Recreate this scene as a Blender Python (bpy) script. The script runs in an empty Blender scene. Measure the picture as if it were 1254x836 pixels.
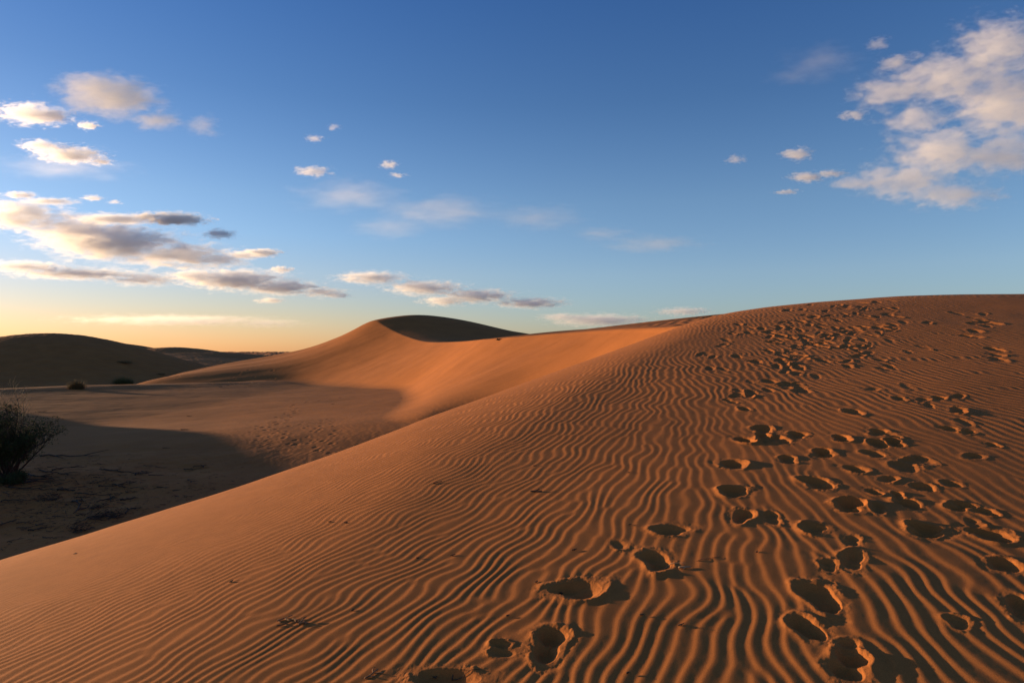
import bpy, math, random
import numpy as np
from mathutils import Vector, Matrix

SC = bpy.context.scene
COL = SC.collection
rng = np.random.default_rng(7)
random.seed(11)
R = math.radians

# ------------------------------------------------------------------ camera model (metres, eye at H over the feet)
H = 1.64
F_PX = 836.0
HOR = 430.0
def uv(px, py):
    return (px - 627.0) / F_PX, (HOR - py) / F_PX
def at(px, py, d):
    u, v = uv(px, py)
    return (u * d, d, H + v * d)

SUN_AZ = R(70)      # to the left of the view direction
SUN_EL = R(6.0)

# ------------------------------------------------------------------ noise textures (periodic, built in frequency space)
def power_noise(n, beta, kmin=1, kmax=None, seed=1):
    g = np.random.default_rng(seed)
    kx = np.fft.fftfreq(n) * n
    ky = np.fft.rfftfreq(n) * n
    k = np.sqrt(kx[:, None] ** 2 + ky[None, :] ** 2)
    a = np.where(k >= kmin, np.maximum(k, 1e-6) ** (-beta), 0)
    if kmax: a = np.where(k <= kmax, a, 0)
    s = a * (g.standard_normal(k.shape) + 1j * g.standard_normal(k.shape))
    t = np.fft.irfft2(s, s=(n, n))
    return (t / t.std()).astype(np.float32)

def sample(tex, x, y, period):
    n = tex.shape[0]
    fx = np.mod(x / period, 1.0) * n
    fy = np.mod(y / period, 1.0) * n
    ix = np.floor(fx).astype(np.int32); iy = np.floor(fy).astype(np.int32)
    tx = (fx - ix).astype(np.float32); ty = (fy - iy).astype(np.float32)
    ix %= n; iy %= n
    ix1 = (ix + 1) % n; iy1 = (iy + 1) % n
    a = tex[ix, iy] * (1 - tx) + tex[ix1, iy] * tx
    b = tex[ix, iy1] * (1 - tx) + tex[ix1, iy1] * tx
    return a * (1 - ty) + b * ty

N_A = power_noise(1024, 1.6, 2, 200, 3)
N_B = power_noise(512, 2.2, 1, 60, 5)
N_Z = power_noise(512, 1.4, 9, 34, 9)

def smooth(a, b, x):
    t = np.clip((x - a) / (b - a), 0, 1)
    return t * t * (3 - 2 * t)

# ------------------------------------------------------------------ wind ripples: stripes with real forks and wavering crests
LAM = 0.078
RX0, RY0, RG = -6.7, -0.6, 0.0070
RNX, RNY = 2430, 2160
def ripple_texture():
    g = np.random.default_rng(21)
    kx = np.fft.fftfreq(RNX, RG).astype(np.float32)[:, None]
    ky = np.fft.rfftfreq(RNY, RG).astype(np.float32)[None, :]
    k = np.sqrt(kx ** 2 + ky ** 2); k0 = 1 / LAM
    kyf = np.fft.fftfreq(RNY, RG).astype(np.float32)[None, :]
    kf = np.sqrt(kx ** 2 + kyf ** 2)
    x = RX0 + RG * np.arange(RNX, dtype=np.float32)[:, None]; y = RY0 + RG * np.arange(RNY, dtype=np.float32)[None, :]
    az = np.degrees(np.arctan2(x, np.maximum(y + 0.9, 0.3)))
    yy = np.maximum(y, 0)
    beta = np.interp(az, [-40, -18, -5, 6, 13, 18, 22, 28, 36, 45], [36, 33, 29, 22, 15, 9, 4, -5, -12, -16])
    beta = beta + 3.5 * sample(N_B, x + 0 * y, y + 0 * x, 7.0)
    bins = [-20, -6, 8, 22, 36]
    lams = [.088, .088, .081, .067, .056]
    W_ = [np.clip(1 - np.abs(beta - c) / 14, 0, 1).astype(np.float32) for c in bins]
    tot = sum(W_); W_ = [w / np.maximum(tot, 1e-6) for w in W_]
    W_[0] = np.where(tot < 1e-6, (beta < 0).astype(np.float32), W_[0]); W_[-1] = np.where(tot < 1e-6, (beta >= 0).astype(np.float32), W_[-1])
    def filt(c, lam, KX, KY, K):
        k0 = 1 / lam
        ca, sa = math.cos(R(c)), -math.sin(R(c))
        u_ = KX * ca + KY * sa; v_ = -KX * sa + KY * ca
        an = np.arctan2(np.abs(v_), np.abs(u_) + 1e-6)
        return (np.exp(-((K - k0) / (0.20 * k0)) ** 2) * np.exp(-(an / 0.46) ** 2)).astype(np.float32)
    FS = [filt(c, l, kx, ky, k) for c, l in zip(bins, lams)]
    f = g.standard_normal((RNX, RNY)).astype(np.float32)
    for i in range(7):
        S = np.fft.rfft2(f)
        f = sum(w * np.fft.irfft2(S * F, s=(RNX, RNY)).astype(np.float32) for w, F in zip(W_, FS))
        f = np.tanh(1.5 * f / f.std()).astype(np.float32)
    S = np.fft.fft2(f); S = np.where(kx > 0, 2 * S, 0) * np.exp(-((kf - k0) / (0.70 * k0)) ** 2)
    an = np.fft.ifft2(S)
    amp = np.abs(an); ph = np.angle(an) / (2 * np.pi) + 0.5
    amp = amp / np.median(amp)
    # saw profile: short steep face towards the sun, long gentle fall behind it
    st = 0.28
    up = np.where(ph < st, ph / st, 1 - (ph - st) / (1 - st))
    prof = 0.35 * (0.5 - 0.5 * np.cos(np.pi * up)) + 0.65 * up
    t = (prof - 0.45) * smooth(0.05, 0.75, amp)
    return np.fft.irfft2(np.fft.rfft2(t) * np.exp(-(k / (4.4 * k0)) ** 2), s=(RNX, RNY)).astype(np.float32)
RIP = ripple_texture()
def cubic(tex, x, y):
    fx = np.clip((x - RX0) / RG, 2, RNX - 4); fy = np.clip((y - RY0) / RG, 2, RNY - 4)
    ix = fx.astype(np.int32); iy = fy.astype(np.int32); tx = (fx - ix).astype(np.float32); ty = (fy - iy).astype(np.float32)
    def wts(t):
        return [((-t + 3) * t - 3) * t / 6 + 1 / 6, ((3 * t - 6) * t) * t / 6 + 4 / 6, ((-3 * t + 3) * t + 3) * t / 6 + 1 / 6, t ** 3 / 6]
    wx_, wy_ = wts(tx), wts(ty)
    out = np.zeros(fx.shape, np.float32)
    for i in range(4):
        for j in range(4):
            out += wx_[i] * wy_[j] * tex[ix + i - 1, iy + j - 1]
    return out

# ------------------------------------------------------------------ the dune the camera stands on
CONT = [(0, 685), (100, 655), (200, 624), (300, 592), (400, 558), (460, 536), (520, 512), (600, 484), (700, 448),
        (780, 419), (860, 390), (900, 382), (950, 375), (1000, 370), (1100, 363), (1180, 361), (1254, 360)]
tt, vv, dd = [], [], []
for a, v, d in [(-180, -0.42, 5), (-130, -0.44, 5), (-90, -0.42, 5), (-60, -0.33, 5)]:
    tt.append(R(a)); vv.append(v); dd.append(d)
for px, py in CONT:
    u, v = uv(px, py)
    th = math.atan(u)
    tt.append(th); vv.append(v * math.cos(th))
    dd.append(np.interp(px, [0, 400, 700, 860, 1254], [4.4, 4.4, 3.8, 2.6, 2.6]) / math.cos(th))
for a, v, d in [(50, 0.055, 3), (70, 0.01, 4), (90, -0.05, 5), (130, -0.22, 5), (180, -0.42, 5)]:
    tt.append(R(a)); vv.append(v); dd.append(d)
TH = np.linspace(-math.pi, math.pi, 7201)
def gsm(a, sig):
    k = np.arange(-int(4 * sig), int(4 * sig) + 1); w = np.exp(-0.5 * (k / sig) ** 2); w /= w.sum()
    return np.convolve(np.pad(a, len(k) // 2, mode='edge'), w, 'valid')
V_R = gsm(np.interp(TH, tt, vv), 22)
D_R = gsm(np.interp(TH, tt, dd), 60)
UU = np.clip(np.tan(np.clip(TH, -1.2, 1.2)), -1, 1)
S_R = np.where(np.abs(TH) < 1.2, 0.166 * np.cos(TH) + np.where(UU > 0, 0.09 - 0.04 * UU, 0.075) * np.sin(TH), 0.06 * np.sin(TH) + 0.166 * np.cos(TH))
S_R = gsm(S_R, 60)
RPL = H / np.maximum(S_R - V_R, 0.03)
D_R = np.minimum(D_R, 1.7 * RPL)
RA = RPL + D_R / 2 - D_R                       # start of the roll-off
KA = (S_R - V_R) / D_R
def z_near(r, th):
    s = np.interp(th, TH, S_R); ra = np.interp(th, TH, RA); k = np.interp(th, TH, KA)
    q = np.maximum(r - ra, 0)
    qc = (s + 0.62) / k                        # slope reaches the angle of repose
    qq = np.minimum(q, qc)
    return s * r - 0.5 * k * qq ** 2 - 0.62 * np.maximum(q - qc, 0) - (k * qc - s - 0.62) * 0
_rr = np.geomspace(0.8, 30, 6000)
def hit_near(px, py):
    u, v = uv(px, py)
    th = math.atan(u); vr = v * math.cos(th)
    e = (z_near(_rr, np.full_like(_rr, th)) - H) / _rr - vr
    i = np.argmax(e > 0)
    if e[i] <= 0: return None
    r = _rr[i]
    return r * math.sin(th), r * math.cos(th)

def make_grid_mesh(name, X, Y, Z, sel=None):
    nr, nc = X.shape
    idx = np.arange(nr * nc, dtype=np.int32).reshape(nr, nc)
    q = np.stack([idx[:-1, :-1], idx[:-1, 1:], idx[1:, 1:], idx[1:, :-1]], -1).reshape(-1, 4)
    co = np.stack([X, Y, Z], -1).reshape(-1, 3).astype(np.float32)
    if sel is not None:
        q = q[sel.ravel()]
        used = np.unique(q)
        remap = np.full(nr * nc, -1, np.int32); remap[used] = np.arange(len(used), dtype=np.int32)
        q = remap[q]; co = co[used]
    else: used = None
    me = bpy.data.meshes.new(name)
    me.vertices.add(len(co)); me.vertices.foreach_set('co', co.ravel())
    me.loops.add(len(q) * 4); me.loops.foreach_set('vertex_index', q.ravel().astype(np.int32))
    me.polygons.add(len(q))
    me.polygons.foreach_set('loop_start', np.arange(0, len(q) * 4, 4, dtype=np.int32))
    me.polygons.foreach_set('loop_total', np.full(len(q), 4, np.int32))
    me.update(calc_edges=True)
    me.polygons.foreach_set('use_smooth', np.ones(len(q), bool))
    o = bpy.data.objects.new(name, me); COL.objects.link(o)
    return o, used

def axis_theta(dense, half):
    a = np.arange(-half, half + dense, dense)
    out = [a]
    lo, hi = a[0], a[-1]
    b1 = []; st = dense; t = hi
    while t < math.pi:
        st = min(st * 1.12, 0.004 if t < 1.3 else 0.03); t += st; b1.append(min(t, math.pi))
    b1 = np.array(b1)
    return np.concatenate([-b1[::-1], a, b1])
def axis_r(segs):
    out = [segs[0][0]]
    for r0, r1, k in segs:
        n = max(2, int(math.log(r1 / r0) / k))
        out += list(np.geomspace(r0, r1, n + 1)[1:])
    return np.array(out)

def smax(a, b, k):
    h = np.clip(0.5 + 0.5 * (a - b) / k, 0, 1)
    return b + (a - b) * h + k * h * (1 - h)
# ---- footprints on the near dune: (px, py, width px, height px, depth factor)
PRINTS = [(706, 724, 78, 26, 1), (672, 790, 60, 46, 1), (548, 832, 95, 26, 1), (822, 650, 52, 15, .9), (803, 686, 44, 26, 1),
 (908, 633, 32, 20, 1), (944, 635, 24, 17, .6), (898, 604, 42, 14, 1), (898, 570, 38, 11, 1), (912, 540, 32, 9, .9),
 (1002, 593, 42, 14, 1), (995, 648, 38, 15, .8), (1040, 621, 44, 17, 1), (1074, 622, 24, 14, .8),
 (1042, 686, 36, 22, 1), (1013, 692, 18, 10, .9), (1042, 662, 28, 13, .6), (1003, 730, 52, 34, 1), (987, 768, 50, 34, 1),
 (1036, 812, 60, 42, 1), (1036, 790, 40, 20, .7), (1132, 649, 56, 18, 1), (1212, 655, 56, 18, .9), (1174, 620, 36, 13, .9), (1206, 627, 34, 9, .8),
 (1112, 617, 32, 13, .9), (1130, 597, 40, 9, .8), (1164, 593, 26, 8, .7), (1070, 603, 26, 9, .7), (1086, 587, 26, 9, .7),
 (1098, 607, 22, 10, .7), (1228, 692, 48, 18, .9), (1246, 742, 40, 30, 1), (1190, 640, 24, 8, .5), (964, 564, 26, 10, .7),
 (1008, 556, 36, 11, .9), (1048, 575, 34, 10, .8), (1030, 538, 30, 9, .8),
 (1170, 760, 16, 10, .6), (615, 797, 40, 14, .5), (758, 668, 8, 8, .5),
 (1192, 560, 30, 7, .7), (1172, 505, 24, 6, .7), (1185, 530, 24, 6, .7), (1150, 487, 20, 5, .7), (1215, 546, 20, 6, .6), (1115, 565, 30, 7, .6)]
pr = np.random.default_rng(4)
def trail(pts, n, wid, w0, dep=.9):
    pts = np.array(pts, float)
    for i in range(n):
        t = pr.uniform(0, len(pts) - 1); k = int(t); f = t - k
        p = pts[k] * (1 - f) + pts[min(k + 1, len(pts) - 1)] * f
        px = p[0] + pr.normal(0, wid); py = p[1] + pr.normal(0, wid * .12)
        ref = np.interp(py, [370, 400, 440, 500, 560, 620], [12, 15, 19, 25, 33, 40])
        PRINTS.append((px, py, ref * w0 * pr.uniform(.7, 1.15), np.interp(py, [370, 400, 440, 500, 560, 620], [2.6, 4, 5.6, 7.5, 10.5, 14]) * pr.uniform(.75, 1.25), dep * pr.uniform(.55, 1.1)))
trail([(1035, 372), (1010, 392), (985, 420), (965, 450)], 84, 44, .88)
trail([(985, 390), (1000, 420), (1010, 450)], 40, 42, .88)
trail([(965, 450), (950, 485), (965, 520), (985, 545)], 13, 26, .95)
trail([(910, 400), (890, 420), (870, 445), (905, 470), (920, 510)], 18, 12, .8, .7)
trail([(1060, 375), (1075, 400), (1090, 430)], 36, 28, .85)
trail([(1180, 376), (1215, 395), (1180, 405), (1220, 432), (1254, 445)], 16, 10, 1.2, .8)
trail([(1010, 500), (1060, 540), (1110, 570)], 8, 22, 1)
trail([(1100, 470), (1160, 500), (1180, 540)], 9, 22, .9, .6)

th_n = axis_theta(0.00105, R(41.5))
r_n = axis_r([(0.25, 1.7, 0.03), (1.7, 15.5, 0.0019), (15.5, 45, 0.012)])
RR, TT = np.meshgrid(r_n, th_n, indexing='ij')
XN = RR * np.sin(TT); YN = RR * np.cos(TT)
ZN = z_near(RR, TT)
# broad unevenness
ZN += 0.010 * sample(N_B, XN, YN, 9.0) * smooth(0.5, 3, RR)
# ripples
zx = 0.019 * sample(N_Z, XN, YN, 9.0); zy = 0.019 * sample(N_Z, XN + 4, YN + 2, 9.0)
rip = cubic(RIP, XN + zx, YN + zy)
ra = np.interp(TT, TH, RA); dr_ = np.interp(TT, TH, D_R)
edge = 1 - 0.42 * smooth(0.65, 1.15, (RR - ra) / dr_) * smooth(0.35, 0.1, TT)
edge *= 1 - smooth(1.3, 1.9, (RR - ra) / dr_)
ramp = 0.0047 * np.clip(1 + 0.22 * sample(N_B, XN + 5, YN + 5, 5), .45, 1.5) * edge * (0.62 + 0.06 * smooth(R(-30), R(2), TT) + 0.12 * smooth(R(6), R(28), TT)) * smooth(-6.6, -6.2, XN) * smooth(9.8, 9.2, XN) * smooth(-.5, 0, YN) * smooth(14.5, 13.9, YN)
ramp *= 1 - smooth(R(44), R(50), np.abs(TT))
DZ = rip * ramp
keep = np.ones_like(ZN, dtype=np.float32)
ADD = np.zeros_like(ZN)
rough = sample(N_A, XN, YN, 1.9)
soft = sample(N_B, XN, YN, 1.1)
NPR = []
for (px, py, w, h, dep) in PRINTS:
    c = hit_near(px, py)
    if c is None: continue
    fr, bk = hit_near(px, py + h / 2), hit_near(px, py - h / 2)
    if fr is None or bk is None: continue
    d = c[1]
    W = max(w / F_PX * d, .10) * .92; L = min(max(math.dist(fr, bk), .12), .5) * .95
    if py < 480: dep *= .56
    NPR.append((c[0], c[1], W, L, dep))
for (cx, cy, W, L, dep) in NPR:
    rc = math.hypot(cx, cy); tc = math.atan2(cx, cy)
    m = max(W, L) * 1.5
    i0, i1 = np.searchsorted(r_n, [rc - m, rc + m]); j0, j1 = np.searchsorted(th_n, [tc - m / rc, tc + m / rc])
    sl = (slice(i0, i1), slice(j0, j1))
    rot = pr.uniform(-.45, .45) + math.atan2(cx, cy) * .6
    dx = XN[sl] - cx; dy = YN[sl] - cy
    p = (dx * math.cos(rot) - dy * math.sin(rot)) / (W / 2); q = (dx * math.sin(rot) + dy * math.cos(rot)) / (L / 2)
    o1, o2 = pr.uniform(-.22, .22), pr.uniform(.28, .5)
    r_a = np.hypot((p - o1) / pr.uniform(.75, .95), (q - o2) / (1 - o2 * pr.uniform(.75, 1.0)))
    r_b = np.hypot((p + o1) / pr.uniform(.65, .95), (q + o2 * .8) / (1 - o2 * pr.uniform(.6, .9)))
    rho = -smax(-r_a, -r_b, .45)
    an = np.arctan2(p, q)
    k1, k2, k3 = pr.uniform(0, 6.28, 3)
    rho = rho * (1 + .07 * np.sin(2 * an + k1) + .07 * np.sin(3 * an + k2) + .03 * np.sin(5 * an + k1 * 3) + .06 * soft[sl] + .035 * rough[sl])
    D = dep * min(0.046, 0.19 * min(W, L))
    inner = pr.uniform(.12, .45)
    bowl = -D * (1 - smooth(inner, 1.02, rho)) * (1 + .25 * np.clip(q, -1, 1) * math.sin(k3)) - .08 * D * soft[sl] * np.clip(1 - rho, 0, 1)
    side = np.clip(.35 + .65 * np.cos(an - k3), 0, 1)
    rim = D * .25 * np.exp(-((rho - 1.16) / .19) ** 2) * side * (1 + .22 * rough[sl])
    nseed = pr.uniform(0, 9)
    crumb = .0035 * np.clip(sample(N_A, XN[sl] + nseed, YN[sl], .9) - .6, 0, 2) * np.exp(-((rho - 1.25) / .28) ** 2)
    fan = crumb + D * .14 * np.exp(-((rho - 1.32) / .28) ** 2) * (rough[sl] * .35 + .5 * side)
    ADD[sl] = np.where(np.abs(bowl) > .1 * D, np.minimum(ADD[sl], bowl + np.maximum(ADD[sl], 0) * .5), ADD[sl] + 0) 
    ADD[sl] += rim + fan
    keep[sl] *= (smooth(.95, 1.75 + .25 * np.clip(soft[sl], -1, 1), rho)).astype(np.float32)
ZN += DZ * (0.06 + 0.94 * keep) + ADD + 0.0006 * rough * (0.4 + 1.2 * (1 - keep))

# ------------------------------------------------------------------ everything beyond: valley floor, main dune, far dunes
def rbf(pts, lam=0.0):
    P = np.array(pts, float); n = len(P)
    def ker(a, b):
        d2 = (a[:, None, 0] - b[None, :, 0]) ** 2 + (a[:, None, 1] - b[None, :, 1]) ** 2
        return 0.5 * d2 * np.log(d2 + 1e-9)
    A = np.zeros((n + 3, n + 3)); A[:n, :n] = ker(P, P) + lam * np.eye(n)
    A[:n, n] = 1; A[:n, n + 1:] = P[:, :2]; A[n, :n] = 1; A[n + 1:, :n] = P[:, :2].T
    w = np.linalg.solve(A, np.concatenate([P[:, 2], np.zeros(3)]))
    def f(x, y):
        o = np.full(x.shape, w[n]) + w[n + 1] * x + w[n + 2] * y
        for i in range(n):
            d2 = (x - P[i, 0]) ** 2 + (y - P[i, 1]) ** 2
            o += w[i] * 0.5 * d2 * np.log(d2 + 1e-9)
        return o
    return f
FL = -3.6
BRINK = [(870, 388, 30), (830, 399.5, 35), (760, 403, 45), (700, 407, 55), (600, 415, 72), (557, 418.5, 92), (519, 418, 110), (490, 409, 122),
         (470, 399, 129), (455, 393, 134), (420, 410, 137), (380, 425, 140), (340, 434, 142), (300, 440, 142), (240, 452, 136), (205, 461, 128), (175, 468, 117)]
brink = [at(*b) for b in BRINK]
foot = [at(512, 515, 0)] and []
def scoop(x): return 0.0012 * np.maximum(np.minimum(x, -5) + 36, 0) ** 2
def floor_pt(px, py):
    u, v = uv(px, py); d = (FL - H) / v
    for _ in range(40):
        zf = FL + float(scoop(np.array(u * d))); d = .5 * d + .5 * (zf - H) / v
    return (u * d, d, zf)
foot = [floor_pt(*p) for p in [(512, 515), (503, 495), (494, 478), (462, 476), (420, 473), (350, 469), (290, 469)]]
foot += [(1.0, 30, FL + 1.1), (-2, 40, FL + 1.1)]
def densify(P, n):
    P = np.array(P); out = []
    for i in range(len(P) - 1):
        p0, p1, p2, p3 = P[max(i - 1, 0)], P[i], P[i + 1], P[min(i + 2, len(P) - 1)]
        for t in np.arange(n) / n:
            out.append(.5 * (2 * p1 + (p2 - p0) * t + (2 * p0 - 5 * p1 + 4 * p2 - p3) * t * t + (3 * p1 - p0 - 3 * p2 + p3) * t ** 3))
    out.append(P[-1]); return np.array(out)
crest = densify(brink, 3)
Lf = rbf([tuple(c) for c in crest] + foot + [(-90, 104, FL - 7)] + [(-30, 60, FL - 12), (-50, 90, FL - 8), (-80, 110, FL - 8), (-12, 30, FL - 8)], 0.3)
Tp = [at(500, 387.5, 149), at(540, 388.5, 148), at(580, 394.5, 145), at(620, 404, 139), at(645, 408.5, 134), at(476, 389.2, 141), (-6, 110, 2.9), (4, 110, 2.6), (-8, 122, 4.5), (3, 122, 3.3), (-5, 132, 6.0), (6, 132, 4.3)]
Tp += [at(750, 401, 70), at(700, 404.5, 80), at(820, 392, 60), at(870, 386, 50), at(940, 382, 45)]
Tp += [(-20, 190, 4), (5, 170, 2), (-45, 180, 1), (16, 138, 3.0), (22, 120, 2.4), (-70, 180, -5), (30, 120, 1.5), (40, 70, 3), (30, 25, 1.5), (-90, 160, -8), (-72, 140, -5.5), (-62, 160, -3), (-80, 130, -7.5), (-105, 140, -9), (-90, 104, FL - 7), (20, 40, 3.5)]
Tf = rbf([tuple(c) for c in crest] + Tp, 0.05)
def crest_side(x, y):
    """signed distance to the crest line, positive on its far side"""
    P = np.vstack([[20, 8, 0], crest, [-90, 104, 0], [-160, 90, 0]])
    best = np.full(x.shape, 1e9); sg = np.zeros(x.shape)
    for a_, b_ in zip(P[:-1], P[1:]):
        ex_, ey_ = b_[0] - a_[0], b_[1] - a_[1]
        t = np.clip(((x - a_[0]) * ex_ + (y - a_[1]) * ey_) / (ex_ ** 2 + ey_ ** 2), 0, 1)
        d = np.hypot(x - a_[0] - t * ex_, y - a_[1] - t * ey_)
        cr = ex_ * (y - a_[1]) - ey_ * (x - a_[0])
        m = d < best
        best = np.where(m, d, best); sg = np.where(m, np.where(cr < 0, 1.0, -1.0), sg)
    return best * sg

def gauss_ridge(x, y, pts, side=1.0):
    """ridge along a polyline of (x, y, z, half width left, half width right)"""
    best = np.full(x.shape, -1e9)
    for a, b in zip(pts[:-1], pts[1:]):
        ax, ay, bx, by = a[0], a[1], b[0], b[1]
        L2 = (bx - ax) ** 2 + (by - ay) ** 2
        t = np.clip(((x - ax) * (bx - ax) + (y - ay) * (by - ay)) / L2, 0, 1)
        px = ax + t * (bx - ax); py = ay + t * (by - ay)
        d = np.hypot(x - px, y - py)
        cr = (bx - ax) * (y - ay) - (by - ay) * (x - ax)
        z = a[2] + t * (b[2] - a[2])
        w = np.where(cr > 0, a[3] + t * (b[3] - a[3]), a[4] + t * (b[4] - a[4]))
        h = z + 9.0
        best = np.maximum(best, -9.0 + h * np.exp(-.75 * (d / w) ** 1.9))
    return best
def smin(a, b, k): return -smax(-a, -b, k)

th_f = axis_theta(0.00115, R(41.5))
r_f = axis_r([(6, 22, 0.012), (22, 45, 0.0035), (45, 165, 0.0026), (165, 300, 0.002), (300, 460, 0.004), (420, 6000, 0.05)])
RR2, TT2 = np.meshgrid(r_f, th_f, indexing='ij')
X = RR2 * np.sin(TT2); Y = RR2 * np.cos(TT2)
lump = sample(N_B, X, Y, 60.0); lump2 = sample(N_B, X + 9, Y + 4, 14.0); fine = sample(N_A, X, Y, 9.0)
# floor with its far edge on the left
ex = np.interp(X, [-110, -63, -62, -56, -40, 0, 40], [72, 74, 76, 88, 114, 150, 160])
fl = FL + 0.07 * lump + 0.012 * lump2 + scoop(X) * smooth(28, 42, Y) + 0.022 * np.clip(-X - 30, 0, 60) * smooth(38, 60, Y)
fl = fl - 3.6 * smooth(0, 32, Y - ex) + 0.25 * np.exp(-((Y - ex + 6) / 9) ** 2)
fl = fl + 0.25 * lump * smooth(200, 500, RR2) + 6 * lump * smooth(600, 2500, RR2) * 0.5
# near shaded hollow rises a little to the left under the shrub
fl = fl + 0.55 * np.exp(-(((X + 22) / 6) ** 2 + ((Y - 26) / 6) ** 2))
hol = smooth(42, 32, Y) * smooth(-9, -14, X)
fl = fl + hol * (0.03 * sample(N_B, X + 2, Y, 5.0) + 0.008 * fine)
lee = Lf(X, Y); top = Tf(X, Y)
cs = crest_side(X, Y)
bl = smooth(-0.5, 0.5, cs)
main = lee * (1 - bl) + top * bl
main = np.where((Y < 46) & (X > 2), smin(main, np.minimum(1.64 + .056 * Y, 4.0), .3), main)
main = np.where((RR2 > 210) | (np.abs(TT2) > 1.45) | (Y < 18), -20, main)
main = main - 30 * smooth(150, 210, RR2) - 30 * smooth(24, 18, Y) - 40 * smooth(-75, -95, X) - 12 * smooth(45, 80, X)
def hill(pts): return gauss_ridge(X, Y, pts)
def P3(px, py, d, wl, wr):
    a = at(px, py, d); return (a[0], a[1], a[2], wl, wr)
left = hill([P3(-320, 446, 160, 44, 44), P3(-60, 430, 165, 42, 42), P3(5, 418.5, 168, 38, 38), P3(62, 408, 170, 30, 36), P3(98, 415, 172, 24, 26), P3(128, 432, 174, 17, 19), P3(155, 458, 174, 10, 12)])
far_ridge = hill([P3(50, 415, 345, 46, 46), P3(125, 419, 345, 46, 46), P3(170, 430, 345, 40, 40), P3(212, 425, 335, 40, 44), P3(255, 431, 325, 36, 40), P3(300, 441, 315, 32, 36)])
spur = hill([P3(192, 429.5, 325, 60, 30), P3(210, 439, 270, 58, 26), P3(254, 458, 200, 44, 14)])
back = hill([P3(150, 440, 440, 60, 60), P3(212, 425, 420, 50, 52), P3(262, 431, 430, 50, 54), P3(300, 438, 440, 44, 50), P3(420, 446, 450, 44, 50)])
off = hill([(-58, -15, 1.4, 10, 14), (-60, 20, 2.4, 10, 14), (-62, 45, 2.7, 10, 14), (-63, 54, 2.2, 10, 12), (-66, 62, 0.2, 9, 10), (-71, 70, -3.0, 8, 8)])
left = np.maximum(left, far_ridge)
Z = smax(fl, main, 0.6)
for f, k in ((left, 2.0), (spur, 2.0), (back, 2.0), (off, 2.0)):
    Z = smax(Z, f, k)
Z = Z + 0.0018 * fine * smooth(300, 120, RR2)
hl = (np.maximum(np.maximum(left, spur), back) > np.maximum(fl, main) - 1)
Z = Z + hl * (0.02 * fine + 0.03 * lump2)

# footprints and dimples in the valley and over the main dune
def hit_far(px, py):
    u, v = uv(px, py); th = math.atan(u)
    j = np.searchsorted(th_f, th)
    col = (Z[:, j] - H) / r_f - v * math.cos(th)
    ok = np.where((col > 0) & (r_f > 16))[0]
    if len(ok) == 0: return None
    r = r_f[ok[0]]
    return r * math.sin(th), r * math.cos(th)
FP = []
def walk(pts, step, side, jit=.15, pair=True, size=.42):
    W = [hit_far(*p) for p in pts]
    W = [w for w in W if w]
    s = 1
    for a, b in zip(W[:-1], W[1:]):
        L = math.dist(a, b); n = max(1, int(L / step))
        nx, ny = -(b[1] - a[1]) / max(L, .01), (b[0] - a[0]) / max(L, .01)
        for i in range(n):
            t = (i + pr.uniform(-.15, .15)) / n; s = -s
            FP.append((a[0] + (b[0] - a[0]) * t + nx * s * side + pr.normal(0, jit), a[1] + (b[1] - a[1]) * t + ny * s * side + pr.normal(0, jit), size * pr.uniform(.8, 1.2), pr.uniform(.7, 1.2)))
walk([(496, 478), (440, 484), (390, 490), (340, 500)], 1.5, .25)
walk([(490, 488), (430, 492), (380, 498)], 1.7, .25, .3)
walk([(378, 548), (383, 530), (375, 515)], .9, .25, size=.34)
walk([(398, 556), (404, 535), (398, 512)], .9, .25, size=.34)
walk([(310, 520), (330, 540), (348, 552)], .8, .3, .25, size=.36)
walk([(335, 515), (345, 535), (360, 548)], .9, .3, .25, size=.36)
walk([(360, 500), (340, 520)], .9, .2, .2)
walk([(255, 470), (290, 458), (320, 447), (350, 437)], 1.6, .3, size=.6)
walk([(270, 474), (310, 462), (345, 450)], 1.6, .3, size=.6)
walk([(300, 473), (340, 463), (350, 458)], 1.6, .5, .5, size=.6)
walk([(205, 462), (240, 450)], 1.5, .3, size=.5)
walk([(215, 463), (255, 452)], 1.5, .3, size=.5)
for i in range(45):
    c = hit_far(pr.uniform(150, 340), pr.normal(474, 4))
    if c: FP.append((c[0], c[1], pr.uniform(.3, .6), pr.uniform(.4, 1)))
for (cx, cy, s, dep) in FP:
    rc = math.hypot(cx, cy); tc = math.atan2(cx, cy); m = s * 1.3
    i0, i1 = np.searchsorted(r_f, [rc - m, rc + m]); j0, j1 = np.searchsorted(th_f, [tc - m / rc, tc + m / rc])
    sl = (slice(i0, i1), slice(j0, j1))
    rho = np.hypot(X[sl] - cx, (Y[sl] - cy) / 1.2) / (s / 2)
    s *= .8
    Z[sl] += dep * s * (-.085 * (1 - smooth(.3, 1.05, rho)) + .02 * np.exp(-((rho - 1.25) / .25) ** 2))
# slides and streaks running down the lee face
lf_mask = smooth(0.3, 2.0, -cs) * smooth(0.3, 2.5, lee - fl) * (main > fl)
al = -X * .29 + Y * .955; ac = X * .955 + Y * .29
streak = sample(N_B, al * 6 + 1.5 * lump2, ac * .55, 60.0)
Z += (-0.16 * np.maximum(streak - .5, 0) + .035 * streak) * lf_mask
cap = smooth(0.5, 2.0, cs) * (main > fl)
Z += 0.016 * np.sin((X * .9 - Y * .43 + .5 * lump2) * 2 * math.pi / 0.8) * cap * smooth(120, 60, RR2)
Z += 0.003 * np.sin((X * .94 + Y * .3 + .4 * lump2 + .15 * fine) * 2 * math.pi / 0.5) * (1 - cap) * smooth(70, 30, RR2) * (1 - lf_mask)

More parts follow.
